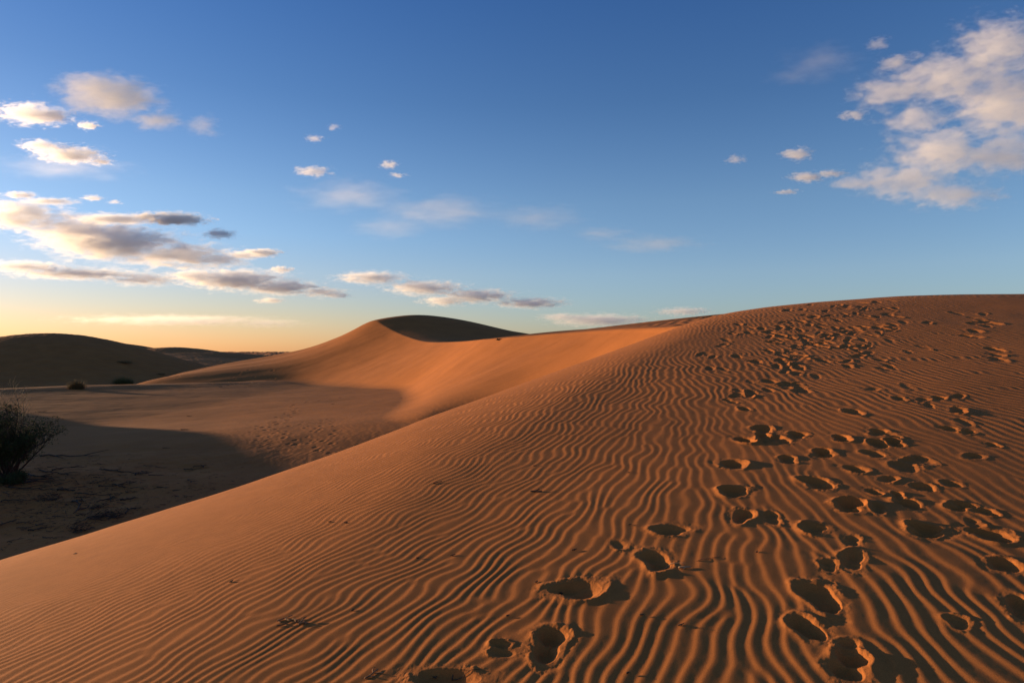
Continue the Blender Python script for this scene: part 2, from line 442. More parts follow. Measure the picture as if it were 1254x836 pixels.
dx = np.gradient(Z, axis=0), np.gradient(Z, axis=1)
lab = np.argmax(np.stack([fl, main, left, spur, back, off]), axis=0)
# one set of normals over the whole relief so that the pieces meet without a seam
P = np.stack([X, Y, Z], -1)
ga = np.gradient(P, axis=0); gb = np.gradient(P, axis=1)
NRM = np.cross(gb, ga); NRM /= np.linalg.norm(NRM, axis=-1, keepdims=True)
NRM[NRM[..., 2] < 0] *= -1

# ------------------------------------------------------------------ materials
def nodes(name):
    m = bpy.data.materials.new(name); m.use_nodes = True
    nt = m.node_tree
    return m, nt, nt.nodes['Principled BSDF']
def sand_material(name, base, grain_scale, bump):
    m, nt, b = nodes(name)
    N = nt.nodes; Lk = nt.links
    tc = N.new('ShaderNodeTexCoord')
    n1 = N.new('ShaderNodeTexNoise'); n1.inputs['Scale'].default_value = 0.35; n1.inputs['Detail'].default_value = 5
    n2 = N.new('ShaderNodeTexNoise'); n2.inputs['Scale'].default_value = grain_scale; n2.inputs['Detail'].default_value = 3
    n3 = N.new('ShaderNodeTexNoise'); n3.inputs['Scale'].default_value = 9; n3.inputs['Detail'].default_value = 6
    for n in (n1, n2, n3): Lk.new(tc.outputs['Object'], n.inputs['Vector'])
    def ramp(src, lo, hi):
        r = N.new('ShaderNodeMapRange'); r.inputs['From Min'].default_value = .3; r.inputs['From Max'].default_value = .7
        r.inputs['To Min'].default_value = lo; r.inputs['To Max'].default_value = hi
        Lk.new(src, r.inputs['Value']); return r.outputs['Result']
    a = ramp(n1.outputs['Fac'], .90, 1.10); c = ramp(n2.outputs['Fac'], .72, 1.28); d = ramp(n3.outputs['Fac'], .93, 1.07)
    mu = N.new('ShaderNodeMath'); mu.operation = 'MULTIPLY'; Lk.new(a, mu.inputs[0]); Lk.new(c, mu.inputs[1])
    mu2 = N.new('ShaderNodeMath'); mu2.operation = 'MULTIPLY'; Lk.new(mu.outputs[0], mu2.inputs[0]); Lk.new(d, mu2.inputs[1])
    vm = N.new('ShaderNodeVectorMath'); vm.operation = 'SCALE'; vm.inputs[0].default_value = base
    Lk.new(mu2.outputs[0], vm.inputs['Scale'])
    Lk.new(vm.outputs[0], b.inputs['Base Color'])
    b.inputs['Roughness'].default_value = 0.95
    b.inputs['Specular IOR Level'].default_value = 0.12
    bp = N.new('ShaderNodeBump'); bp.inputs['Strength'].default_value = bump; bp.inputs['Distance'].default_value = 0.002
    Lk.new(n2.outputs['Fac'], bp.inputs['Height']); Lk.new(bp.outputs['Normal'], b.inputs['Normal'])
    return m
SAND = (0.315, 0.108, 0.028)
M_sand = sand_material('rippled_sand', SAND, 330, 0.55)
M_far = sand_material('smooth_sand', SAND, 60, 0.2)
def tag(o, label=None, cat=None, group=None, kind=None):
    for k, v in (('label', label), ('category', cat), ('group', group), ('kind', kind)):
        if v: o[k] = v
    return o

o, _ = make_grid_mesh('rippled_sand_dune', XN, YN, ZN); o.data.materials.append(M_sand); tag(o, kind='structure')
labc = lab[:-1, :-1]
for name, ids in (('valley_floor', (0,)), ('main_sand_dune', (1,)), ('shaded_hill', (2, 3)), ('distant_hill', (4,)), ('side_dune', (5,))):
    sel = np.isin(labc, ids)
    if not sel.any(): continue
    o, used = make_grid_mesh(name, X, Y, Z, sel)
    o.data.normals_split_custom_set_from_vertices(NRM.reshape(-1, 3)[used])
    o.data.materials.append(M_far); tag(o, kind='structure')
    o.shadow_terminator_geometry_offset = 0.5; o.shadow_terminator_shading_offset = 0.05

#@@A
# ------------------------------------------------------------------ helpers for the loose things
def zfar(x, y):
    r = math.hypot(x, y); th = math.atan2(x, y)
    i = min(max(np.searchsorted(r_f, r), 1), len(r_f) - 1); j = min(max(np.searchsorted(th_f, th), 1), len(th_f) - 1)
    return float(Z[i, j])
def znear(x, y):
    r = math.hypot(x, y); th = math.atan2(x, y)
    i = min(max(np.searchsorted(r_n, r), 1), len(r_n) - 1); j = min(max(np.searchsorted(th_n, th), 1), len(th_n) - 1)
    return float(ZN[i, j])
class MB:
    def __init__(s): s.v = []; s.f = []
    def tube(s, pts, r0, r1, n=5):
        base = len(s.v); m = len(pts)
        for k, p in enumerate(pts):
            p = Vector(p)
            d = (Vector(pts[min(k + 1, m - 1)]) - Vector(pts[max(k - 1, 0)]))
            d = d.normalized() if d.length > 1e-9 else Vector((0, 0, 1))
            a = d.orthogonal().normalized(); b = d.cross(a)
            r = r0 + (r1 - r0) * k / (m - 1)
            for i in range(n):
                t = 2 * math.pi * i / n
                s.v.append(tuple(p + (a * math.cos(t) + b * math.sin(t)) * r * (1 + .15 * math.sin(3 * t + k))))
        for k in range(m - 1):
            for i in range(n):
                j = (i + 1) % n
                s.f.append((base + k * n + i, base + k * n + j, base + (k + 1) * n + j, base + (k + 1) * n + i))
        s.f.append(tuple(base + i for i in range(n))[::-1]); s.f.append(tuple(base + (m - 1) * n + i for i in range(n)))
    def leaf(s, p, d, L, w, bend=.15):
        p = Vector(p); d = Vector(d).normalized()
        a = d.cross(Vector((random.uniform(-1, 1), random.uniform(-1, 1), random.uniform(-1, 1))))
        a = (a.normalized() if a.length > 1e-6 else d.orthogonal()) * w * .5
        up = d.cross(a).normalized() * L * bend
        b = len(s.v)
        s.v += [tuple(p), tuple(p + d * L * .5 + a + up), tuple(p + d * L), tuple(p + d * L * .5 - a + up)]
        s.f.append((b, b + 1, b + 2, b + 3))
    def blade(s, p, d, L, w, droop):
        p = Vector(p); d = Vector(d).normalized(); a = d.cross(Vector((0, 0, 1)))
        a = (a.normalized() if a.length > 1e-6 else Vector((1, 0, 0))) * w
        b = len(s.v); c = p.copy(); q = d.copy()
        for k in range(4):
            ww = (1 - k / 3.3)
            s.v += [tuple(c - a * ww), tuple(c + a * ww)]
            c = c + q * L / 3; q = (q + Vector((0, 0, -droop))).normalized()
        for k in range(3):
            s.f.append((b + 2 * k, b + 2 * k + 1, b + 2 * k + 3, b + 2 * k + 2))
    def build(s, name, mat, parent=None, loc=None, smooth=False):
        me = bpy.data.meshes.new(name); me.from_pydata(s.v, [], s.f); me.update()
        if smooth:
            me.polygons.foreach_set('use_smooth', [True] * len(me.polygons))
        me.materials.append(mat)
        o = bpy.data.objects.new(name, me); COL.objects.link(o)
        if parent: o.parent = parent
        if loc is not None: o.location = loc
        return o
def empty(name, loc):
    o = bpy.data.objects.new(name, None); COL.objects.link(o); o.location = loc; o.empty_display_size = .2
    return o
def plain(name, col, rough=.85, var=.35, scale=8, trans=0):
    m, nt, b = nodes(name)
    n = nt.nodes.new('ShaderNodeTexNoise'); n.inputs['Scale'].default_value = scale; n.inputs['Detail'].default_value = 4
    tc = nt.nodes.new('ShaderNodeTexCoord'); nt.links.new(tc.outputs['Object'], n.inputs['Vector'])
    r = nt.nodes.new('ShaderNodeMapRange'); r.inputs['From Min'].default_value = .3; r.inputs['From Max'].default_value = .7
    r.inputs['To Min'].default_value = 1 - var; r.inputs['To Max'].default_value = 1 + var
    nt.links.new(n.outputs['Fac'], r.inputs['Value'])
    v = nt.nodes.new('ShaderNodeVectorMath'); v.operation = 'SCALE'; v.inputs[0].default_value = col
    nt.links.new(r.outputs['Result'], v.inputs['Scale']); nt.links.new(v.outputs[0], b.inputs['Base Color'])
    b.inputs['Roughness'].default_value = rough; b.inputs['Specular IOR Level'].default_value = .2
    return m
M_wood = plain('dark_dead_wood', (.045, .030, .022), scale=14)
M_bark = plain('grey_bark', (.055, .042, .034), scale=20)
M_leaf = plain('dark_foliage', (.035, .050, .016), var=.5, scale=5)
M_straw = plain('dry_grass', (.13, .085, .035), var=.4, scale=6)
M_green = plain('grey_green_grass', (.085, .085, .03), var=.4, scale=6)
M_twig = plain('weathered_twig', (.16, .085, .045), var=.5, scale=60)
M_pale = plain('bleached_twig', (.30, .19, .11), var=.25, scale=60)
M_litter = plain('leaf_litter', (.07, .04, .025), var=.4, scale=90)

def wander(p, d, L, n, wig, sag=0.0):
    pts = [Vector(p)]; d = Vector(d).normalized()
    for k in range(n):
        d = (d + Vector((random.gauss(0, wig), random.gauss(0, wig), random.gauss(0, wig * .5) - sag))).normalized()
        pts.append(pts[-1] + d * L / n)
    return pts

# ------------------------------------------------------------------ shrub at the edge of the shaded hollow
def shrub(px, py, spread, height, nb, nleaf, bare, label, seed, left=0.0):
    random.seed(seed)
    c = hit_far(px, py); x, y = c; z = zfar(x, y)
    t = empty('desert_shrub', (x, y, z - .05)); tag(t, label, 'shrub')
    br = MB(); lf = MB(); tw = MB(); roots = MB()
    tips = []
    for i in range(nb):
        a = random.uniform(0, 2 * math.pi); lean = random.uniform(.15, .9)
        L = height * random.uniform(.5, .85)
        pts = wander((random.gauss(0, .08), random.gauss(0, .08), 0), (math.cos(a) * lean * spread + left, math.sin(a) * lean * spread, 1), L, 7, .13)
        br.tube(pts, .035 * height / 2.5, .010, 6)
        for k in range(3, 8):
            for _ in range(3):
                b = random.uniform(0, 6.28)
                q = wander(pts[k], (math.cos(b) * .8, math.sin(b) * .8, .7), L * random.uniform(.18, .36), 4, .22)
                br.tube(q, .010, .004, 4); tips += q[1:]
                for _ in range(2):
                    b2 = random.uniform(0, 6.28)
                    q2 = wander(q[2], (math.cos(b2), math.sin(b2), .5), L * .16, 3, .25); br.tube(q2, .005, .002, 3); tips += q2
    for i in range(bare):
        a = random.uniform(-.5, 3.6); L = height * random.uniform(.95, 1.3)
        pts = wander((random.gauss(0, .1), random.gauss(0, .1), .1), (math.cos(a) * .42, math.sin(a) * .3, 1), L, 9, .10)
        tw.tube(pts, .03, .006, 5)
        for k in range(4, 10):
            for _ in range(3):
                b = random.uniform(0, 6.28)
                q = wander(pts[k], (math.cos(b) * .7, math.sin(b) * .7, .9), L * random.uniform(.1, .24), 4, .16)
                tw.tube(q, .008, .003, 3)
                for m in (2, 3):
                    b2 = random.uniform(0, 6.28)
                    tw.tube(wander(q[m], (math.cos(b2) * .6, math.sin(b2) * .6, 1), L * .08, 2, .2), .004, .002, 3)
    for i in range(9 if bare else 4):
        a = random.uniform(0, 6.28)
        pts = [Vector((math.cos(a) * k * .14 * spread, math.sin(a) * k * .14 * spread, .10 - .012 * k + .03 * math.sin(k * 2 + i))) for k in range(8)]
        pts = [p + Vector((random.gauss(0, .03), random.gauss(0, .03), 0)) for p in pts]
        roots.tube(pts, .028, .008, 5)
    low = height * .12
    for i in range(nleaf):
        p = random.choice(tips)
        p = p + Vector((random.gauss(0, .07), random.gauss(0, .07), random.gauss(0, .06)))
        if p.z < low: continue
        lf.leaf(p, (random.gauss(0, 1), random.gauss(0, 1), random.gauss(.4, .7)), random.uniform(.05, .12), random.uniform(.018, .035))
    br.build('branches', M_wood, t); lf.build('foliage', M_leaf, t)
    if bare: tw.build('bare_twigs', M_bark, t)
    roots.build('roots', M_wood, t)
    return t
shrub(10, 588, .85, 3.0, 22, 15000, 5, 'dark green shrub with tall bare twigs above its crown beside the shaded hollow', 5)
shrub(20, 592, 1.6, .55, 12, 2600, 0, 'low dark scrub clump on sand just in front of the tall bare-twigged shrub', 8)

def tuft(px, py, w, h, mat, label, seed, n=700, side=None, cat='grass'):
    random.seed(seed)
    c = hit_far(px, py); x, y = c; d = y
    W_ = w / F_PX * d; Hh = h / F_PX * d
    t = empty('grass_clump', (x, y, zfar(x, y) - .03)); tag(t, label, cat, 'grass clumps on the far edge of the valley')
    b = MB(); st = MB()
    for i in range(n):
        a = random.uniform(0, 6.28); r = math.sqrt(random.random())
        px_, py_ = r * math.cos(a) * W_ * .36, r * math.sin(a) * W_ * .30
        L = Hh * random.uniform(.55, 1.1) * (1.05 - .45 * r * r)
        b.blade((px_, py_, 0), (math.cos(a) * r * .75 + random.gauss(0, .22), math.sin(a) * r * .7 + random.gauss(0, .22), 1), L, .006 + .004 * Hh, random.uniform(0, .12))
    for i in range(26):
        a = random.uniform(0, 6.28)
        st.tube(wander((random.gauss(0, W_ * .16), random.gauss(0, W_ * .14), 0), (math.cos(a) * .4, math.sin(a) * .4, 1), Hh * random.uniform(.8, 1.15), 4, .08), .012, .004, 3)
    b.build('blades', mat, t); st.build('stalks', M_straw, t)
tuft(94, 476, 24, 12.5, M_straw, 'small rounded straw-brown grass clump on the far edge of the valley', 3, 1500)
tuft(151, 470, 31, 10.5, M_green, 'wide low grey-green grass clump on the far edge of the valley, beside the brown one', 4, 1900)

def scrub_patch(px, py, w, h, label, seed, n=500):
    random.seed(seed)
    c = hit_far(px, py); x, y = c
    W_ = w / F_PX * y; Hh = h / F_PX * y
    t = empty('dry_scrub', (x, y, zfar(x, y) - .05)); tag(t, label, 'scrub')
    b = MB(); st = MB()
    for i in range(n):
        q = random.choice((-.32, -.1, .12, .33)) * W_ + random.gauss(0, W_ * .09)
        L = Hh * random.uniform(.4, 1.0)
        b.blade((q, random.gauss(0, W_ * .08), 0), (random.gauss(0, .5), random.gauss(0, .5), 1), L, .02, .12)
    for i in range(20):
        q = random.gauss(0, W_ * .25)
        st.tube(wander((q, random.gauss(0, W_ * .06), 0), (random.gauss(0, .6), random.gauss(0, .5), .8), Hh, 4, .15), .02, .006, 3)
    b.build('blades', M_straw, t)
    st.tube([(-W_ * .4, 0, .02), (0, .05, .10), (W_ * .4, 0, .03)], .02, .01, 4); st.build('stalks', M_wood, t)
scrub_patch(151, 445, 22, 5, 'brown dry scrub patch low on the slope of the shaded hill', 3)
scrub_patch(196, 459, 13, 2.5, 'thin dark strip of scrub at the foot of the lit dune flank', 6, 250)
scrub_patch(611, 416, 7, 3, 'tiny dark bush on the crest edge right of the rounded dune top', 7, 200)

# ------------------------------------------------------------------ dead sticks in the shaded hollow
def stick(px, py, w_px, ang, curve, label, forks=1, thick=1.0, seed=0, group='dead sticks littering the shaded hollow'):
    """a curved stick lying on the sand, centred at a spot, w_px long as seen, ang = its bearing in plan"""
    random.seed(seed + int(px * 7 + py))
    c = hit_far(px, py)
    if c is None: return
    x, y = c; L = w_px / F_PX * y * 1.15
    if abs(math.cos(ang)) < .7: L *= 1.8
    n = 9; pts = []; kink = np.cumsum([random.gauss(0, .022) for _ in range(9)])
    for k in range(n):
        t = k / (n - 1) - .5
        a = ang
        dx, dy = math.cos(a) * t * L, math.sin(a) * t * L
        off = curve * L * (.25 - t * t) * 1.2 + kink[k] * L
        qx, qy = dx - math.sin(a) * off, dy + math.cos(a) * off
        pts.append(Vector((qx, qy, zfar(x + qx, y + qy) - zfar(x, y) + .02 + .05 * abs(math.sin(k * 1.7 + px)) * min(L, 1))))
    m = MB(); r = (.012 + .006 * L) * thick
    m.tube(pts, r, r * .35, 6)
    for i in range(forks):
        k = random.randint(2, 6); s = random.choice((-1, 1)); a = ang + s * random.uniform(.4, .9)
        m.tube(wander(pts[k], (math.cos(a), math.sin(a), random.uniform(.05, .35)), L * random.uniform(.22, .45), 4, .12, .03), r * .6, r * .2, 5)
    o = m.build('dead_stick', M_wood, None, (x, y, zfar(x, y)), True)
    tag(o, label, 'stick', group)
    return o
stick(88, 622, 36, -1.0, .35, 'long curved dead stick lying alone in the middle of the shaded hollow', 0, 1.3, 1)
stick(88, 559, 62, .05, .08, 'long thin dead branch lying level to the right of the tall shrub', 3, 1.3, 2)
stick(158, 579, 55, -.1, .06, 'straight dead branch lying across the hollow beyond the curved stick', 2, 1.2, 3)
stick(88, 574, 20, .95, .2, 'short dead stick poking up at a slant beside the shrub roots', 1, 1.1, 4)
stick(82, 601, 18, .0, .2, 'stubby dark wood fragment lying between the shrub and the curved stick', 2, 2.2, 5)
stick(50, 648, 20, .35, .15, 'forked dead stick near the lower left corner of the hollow', 2, 1.2, 6)
stick(62, 659, 20, -.35, .12, 'short bent stick close to the edge of the sunlit dune, lower left', 1, 1.1, 7)
stick(10, 606, 24, -.7, .2, 'dead stick slanting down at the left side of the frame under the low scrub', 1, 1.1, 8)
stick(22, 613, 28, .25, .15, 'dead branch lying just below the low dark scrub', 2, 1.2, 9)
stick(160, 611, 17, .55, .2, 'thick dark stick near the sunlit sand edge', 1, 2.0, 10)
stick(150, 596, 30, -.5, .2, 'angled dead branch with side twigs in the middle of the litter', 3, 1.2, 11)
stick(200, 597, 14, -.2, .1, 'small dark stick on the right part of the stick litter', 1, 1.3, 12)
stick(120, 607, 44, .05, .08, 'thin level twig lying behind the curved stick', 2, .9, 13)
stick(185, 571, 14, .2, .1, 'lone short stick on bare sand above the stick litter', 1, .9, 14)
stick(52, 585, 40, -.35, .1, 'dead branch spilling down from the shrub roots', 3, 1.5, 15)
stick(65, 580, 44, -.45, .12, 'upper of the dark branches trailing right from the shrub roots', 3, 1.4, 16)
stick(40, 600, 46, .02, .1, 'long dark branch lying level below the shrub roots', 2, 1.1, 17)
random.seed(77)
for i in range(60):
    t = random.random()
    px = random.uniform(2, 255) if i % 3 else random.uniform(20, 140)
    lim = 686 - .31 * px - 10
    py = random.uniform(566, min(lim, 668))
    if py > lim or (px > 175 and py > 602): continue
    stick(px, py, random.uniform(6, 18), random.choice((0, .3, -.3, .8, -.9, 1.4)) + random.gauss(0, .3), random.uniform(-.3, .3),
          'short dark stick among the scattered litter on the shaded hollow floor', random.randint(1, 4), random.uniform(.7, 1.5), i, 'short sticks scattered over the shaded hollow')
# a heap of brushwood against the foot of the sunlit dune
def brush(px, py, w, label, seed, n=46):
    random.seed(seed); c = hit_far(px, py); x, y = c; W_ = w / F_PX * y
    m = MB(); lf = MB(); t = empty('brushwood_heap', (x, y, zfar(x, y))); tag(t, label, 'brushwood')
    for i in range(n):
        q = random.uniform(-.5, .35) * W_
        m.tube(wander((q, random.gauss(0, .12), .02), (1, random.gauss(0, .5), random.uniform(0, .45)), W_ * random.uniform(.2, .5), 4, .12, .06), .012, .004, 4)
    for i in range(160):
        lf.leaf((random.uniform(-.5, .4) * W_, random.gauss(0, .15), random.uniform(.02, .22)), (1, random.gauss(0, .5), .3), .10, .02)
    m.build('twigs', M_wood, t); lf.build('dead_leaves', M_litter, t)
brush(128, 633, 42, 'dark heap of leafy brushwood against the edge of the sunlit dune', 9)
brush(98, 650, 20, 'small brushwood scrap half hidden behind the sunlit dune edge', 10, 20)
brush(60, 612, 26, 'loose scatter of brushwood left of the long curved stick', 12, 18)
# the fine litter between the sticks
random.seed(123); m = MB()
for i in range(1500):
    px = random.uniform(2, 300) if i % 2 else random.gauss(85, 55); py = random.gauss(606, 26)
    if px < 1 or py < 556 or py > 684 - .31 * px: continue
    c = hit_far(px, py)
    if c is None: continue
    x, y = c; a = random.uniform(0, 6.28); L = random.uniform(.05, .28)
    z0 = zfar(x, y) + .012
    e = (x + math.cos(a) * L, y + math.sin(a) * L); mid = (x + math.cos(a + .3) * L * .5, y + math.sin(a + .3) * L * .5)
    m.tube([(x, y, z0), (mid[0], mid[1], zfar(*mid) + .03), (e[0], e[1], zfar(*e) + .012)], random.uniform(.004, .011), .003, 3)
tag(m.build('plant_litter', M_litter), kind='stuff')
# sun-catching sticks on the mid valley floor
stick(52, 505, 14, -.3, .1, 'pale dead stick on the dim sand right of the shrub top', 1, 1.6, 21, 'small sticks on the open valley floor')
stick(75, 523, 10, .2, .1, 'thin dark stick on the dim sand, mid-left valley', 0, 1.0, 22, 'small sticks on the open valley floor')
stick(227, 526, 8, .1, .2, 'small dark clod-like stick on the open valley floor near the shadow line', 1, 2.0, 23, 'small sticks on the open valley floor')
stick(233, 510, 6, .1, .2, 'little stick just beyond the dark one on the open valley floor', 1, 1.6, 24, 'small sticks on the open valley floor')
stick(205, 549, 8, .2, .2, 'lone dark stick inside the shadow on the valley floor', 1, 1.2, 25, 'small sticks on the open valley floor')

# ------------------------------------------------------------------ bits of plant on the near dune
def near_pt(px, py):
    x, y = hit_near(px, py); return x, y, znear(x, y)
def twig(px, py, label, pieces, mat, name='dry_twig', cat='twig', group=None):
    """pieces: (dx px, dy px, length px, bearing, rise, radius mm)"""
    x, y, z = near_pt(px, py); s = y / F_PX
    m = MB()
    for k, (dx, dy, L, a, up, r) in enumerate(pieces):
        random.seed(int(px * 3 + k))
        hx, hy = hit_near(px + dx, py + dy)
        p0 = Vector((hx - x, hy - y, znear(hx, hy) - z + r * .001))
        d = Vector((math.cos(a), math.sin(a), up)).normalized()
        pts = [p0]
        for q in range(6):
            d = (d + Vector((random.gauss(0, .22), random.gauss(0, .22), random.gauss(-.10 * (up > .2), .06)))).normalized()
            nx = pts[-1] + d * (L * s / 6)
            g = znear(x + nx.x, y + nx.y) - z + r * .001
            if nx.z < g: nx.z = g
            pts.append(nx)
        m.tube(pts, r * .001, r * .0006, 6)
    o = m.build(name, mat, None, (x, y, z), True); tag(o, label, cat, group); return o
twig(357, 761, 'curled broken dry twig lying on the ripples, lower left of the lit dune',
     [(-16, 1, 12, .3, .25, 4), (-6, 0, 10, 1.4, .6, 3), (-6, 0, 14, -.5, .2, 3.5), (2, -1, 16, -.35, .35, 3.5), (8, 3, 9, 2.0, .7, 2.5), (12, 4, 10, .9, .6, 4), (16, 3, 9, -.6, .3, 4), (-14, 2, 7, -.9, .1, 3), (10, 6, 8, .6, .2, 4)], M_twig)
twig(345, 768, 'dark splinter beside the curled broken twig', [(-5, 0, 12, .4, .1, 3)], M_litter, 'dry_twig')
twig(458, 829, 'forked dry twig at the bottom edge of the photo', [(-10, 4, 22, .9, .3, 3.5), (0, -3, 10, 2.0, .5, 2.5), (4, -2, 9, .2, .4, 2.5), (-6, 2, 9, 0, .1, 3)], M_twig)
twig(656, 605, 'dark flat twig crossing a ripple in the middle of the lit dune', [(-7, 0, 15, -.1, .05, 5), (-2, 0, 8, .5, .2, 4)], M_litter)
twig(536, 595, 'thin dark twig left of the dark flat one on the lit dune', [(-6, 0, 12, .15, .05, 4)], M_litter)
twig(838, 699, 'pale bleached twig beside a footprint', [(-8, -2, 15, -.25, .12, 4.5), (-2, -1, 8, .8, .3, 2.5), (-26, -8, 26, -.2, .1, 1.8)], M_pale, 'bleached_twig')
twig(868, 682, 'fine curved dry twig arching out of the ripples right of a footprint', [(-16, 6, 34, .5, .45, 1.4)], M_litter)
twig(552, 835, 'dark straw lying across the trough at the bottom edge', [(2, -8, 36, -.1, .03, 1.5), (2, -8, 6, 1.2, .6, 3)], M_litter, 'dry_straw', 'straw')
def bits(name, cat, group, spots):
    for px, py, L, lab in spots:
        twig(px, py, lab, [(-L / 2, 0, L, random.uniform(-.6, .6), .15, 3.2), (0, 0, L * .5, random.uniform(.6, 2), .5, 2.5)], M_litter, name, cat, group)
bits('plant_scrap', 'plant scrap', 'dark plant scraps on the lit dune', [
    (555, 683, 7, 'dark plant scrap with a straight tail shadow, mid lit dune'), (703, 676, 7, 'dark scrap on a ripple crest left of the footprints'),
    (785, 755, 5, 'dark scrap between two ripples near the lower footprints'), (833, 766, 8, 'dark scrap at the end of a hooked ripple, lower right'),
    (622, 757, 4, 'tiny dark scrap left of the lowest footprints'), (657, 715, 5, 'reddish scrap left of the long shallow footprint'),
    (688, 721, 6, 'scrap lying on the rim of the long shallow footprint'), (433, 750, 4, 'tiny scrap right of the curled twig'),
    (285, 714, 5, 'small scrap lying among the fine ripples above the curled twig'), (95, 678, 5, 'small scrap near the smooth upper edge of the lit dune'),
    (424, 642, 5, 'scrap on the fine ripples below the dune edge'), (771, 645, 4, 'tiny scrap above the upper footprint pair'),
    (512, 686, 4, 'tiny scrap left of the scrap with the tail shadow'), (405, 641, 4, 'faint scrap near the dune edge, beside another scrap'),
    (655, 573, 4, 'far small scrap on the ripples in the upper middle of the dune'), (770, 581, 4, 'small scrap below the slip face, far ripples'),
    (926, 677, 4, 'tiny dark scrap in a trough between the two footprint trails'), (768, 825, 4, 'tiny dark scrap at the bottom, right of the lowest footprint'),
    (534, 826, 5, 'dark scrap sitting on a crest above the bottom footprint')])

# ------------------------------------------------------------------ clouds: closed lumpy bodies filled with drifting vapour
import bmesh
def ico_dirs(sub):
    bm = bmesh.new(); bmesh.ops.create_icosphere(bm, subdivisions=sub, radius=1)
    V = np.array([v.co[:] for v in bm.verts]); Fc = [[v.index for v in f.verts] for f in bm.faces]; bm.free(); return V, Fc
ICO_V, ICO_F = ico_dirs(5)
def cloud(lumps, alt, label, dens=1.0, edge=.55, amp=1.0, feat=1.0, albedo=(.96, .96, .97), seed=0, aniso=.45, stretch=2.2, tau=4.0, deep=1.0, tilt=0.0):
    """lumps: (px, py, rx px, ry px) around which the vapour gathers; alt = height of the cloud over the ground"""
    L = np.array(lumps, float)
    wgt = L[:, 2] * L[:, 3]
    cx, cy = (L[:, 0] * wgt).sum() / wgt.sum(), (L[:, 1] * wgt).sum() / wgt.sum()
    u, v = uv(cx, cy); d = alt / v
    s = d / F_PX
    C0 = np.array((u * d, d, H + v * d))
    cen = np.stack([(L[:, 0] - cx) * s, np.zeros(len(L)), -(L[:, 1] - cy) * s], 1)
    g = np.random.default_rng(seed); cen[:, 1] = g.normal(0, .25, len(L)) * L[:, 3] * s
    rad = np.stack([L[:, 2] * s, (L[:, 2] * .35 + L[:, 3] * .6) * s * deep, L[:, 3] * s], 1)
    Rm = float(rad[:, 2].mean())
    # star-shaped hull round all lumps
    R0 = np.full(len(ICO_V), .0)
    sc = np.array((1, .45, .45)) if (rad[:, 0].max() > 2.5 * rad[:, 2].max()) else np.array((1, .8, .8))
    D_ = ICO_V * sc; D_ /= np.linalg.norm(D_, axis=1, keepdims=True)
    for c, r in zip(cen, rad * 1.45):
        # largest t with |(t*D - c)/r| = 1
        A = ((D_ / r) ** 2).sum(1); B = -2 * ((D_ * c) / r ** 2).sum(1); Cc = ((c / r) ** 2).sum() - 1
        disc = B * B - 4 * A * Cc
        t = np.where(disc > 0, (-B + np.sqrt(np.maximum(disc, 0))) / (2 * A), 0)
        R0 = np.maximum(R0, t)
    R0 = np.maximum(R0, .15 * Rm)
    V = D_ * R0[:, None]
    # unit frame for the shader: object space = metres / Rm
    me = bpy.data.meshes.new('cloud'); me.from_pydata((V / Rm).tolist(), [], ICO_F); me.update()
    o = bpy.data.objects.new('cloud', me); COL.objects.link(o)
    o.location = C0; o.scale = (Rm, Rm, Rm)
    m = bpy.data.materials.new('cloud_vapour'); m.use_nodes = True; nt = m.node_tree; N = nt.nodes; K = nt.links
    N.remove(N['Principled BSDF']); out = N['Material Output']
    tc = N.new('ShaderNodeTexCoord')
    fall = None
    def math_(op, a, b=None, c=None):
        q = N.new('ShaderNodeMath'); q.operation = op
        for i, val in enumerate((a, b, c)):
            if val is None: continue
            if isinstance(val, (int, float)): q.inputs[i].default_value = val
            else: K.new(val, q.inputs[i])
        return q.outputs[0]
    for c, r in zip(cen / Rm, rad / Rm):
        a = N.new('ShaderNodeVectorMath'); a.operation = 'SUBTRACT'; K.new(tc.outputs['Object'], a.inputs[0]); a.inputs[1].default_value = tuple(c)
        b = N.new('ShaderNodeVectorMath'); b.operation = 'DIVIDE'; K.new(a.outputs[0], b.inputs[0]); b.inputs[1].default_value = tuple(r)
        l = N.new('ShaderNodeVectorMath'); l.operation = 'LENGTH'; K.new(b.outputs[0], l.inputs[0])
        f = math_('SUBTRACT', 1.0, l.outputs['Value'])
        fall = f if fall is None else math_('SMOOTH_MAX', fall, f, .25)
    mp = N.new('ShaderNodeMapping'); K.new(tc.outputs['Object'], mp.inputs['Vector'])
    mp.inputs['Location'].default_value = (seed * 3.7, seed * 1.3, seed * 2.1); mp.inputs['Rotation'].default_value = (0, tilt, 0)
    mp.inputs['Scale'].default_value = (1 / stretch, 1 / 1.6, 1)
    n = N.new('ShaderNodeTexNoise'); n.inputs['Scale'].default_value = 1.5 * feat; n.inputs['Detail'].default_value = 6; n.inputs['Roughness'].default_value = .66; n.inputs['Distortion'].default_value = .25
    K.new(mp.outputs[0], n.inputs['Vector'])
    dv = math_('ADD', fall, math_('MULTIPLY', math_('SUBTRACT', n.outputs['Fac'], .58), 3.0 * amp))
    mr = N.new('ShaderNodeMapRange'); mr.interpolation_type = 'SMOOTHSTEP'; mr.inputs['From Min'].default_value = -.12; mr.inputs['From Max'].default_value = edge
    K.new(dv, mr.inputs['Value'])
    dn = math_('MULTIPLY', mr.outputs['Result'], tau * .62 / (2 * Rm) * dens)
    pv = N.new('ShaderNodeVolumeScatter'); K.new(dn, pv.inputs['Density']); pv.inputs['Color'].default_value = (*albedo, 1); pv.inputs['Anisotropy'].default_value = aniso
    K.new(pv.outputs[0], out.inputs['Volume'])
    m.cycles.volume_step_rate = 1.0
    me.materials.append(m)
    tag(o, label, 'cloud', 'clouds in the evening sky')
    return o
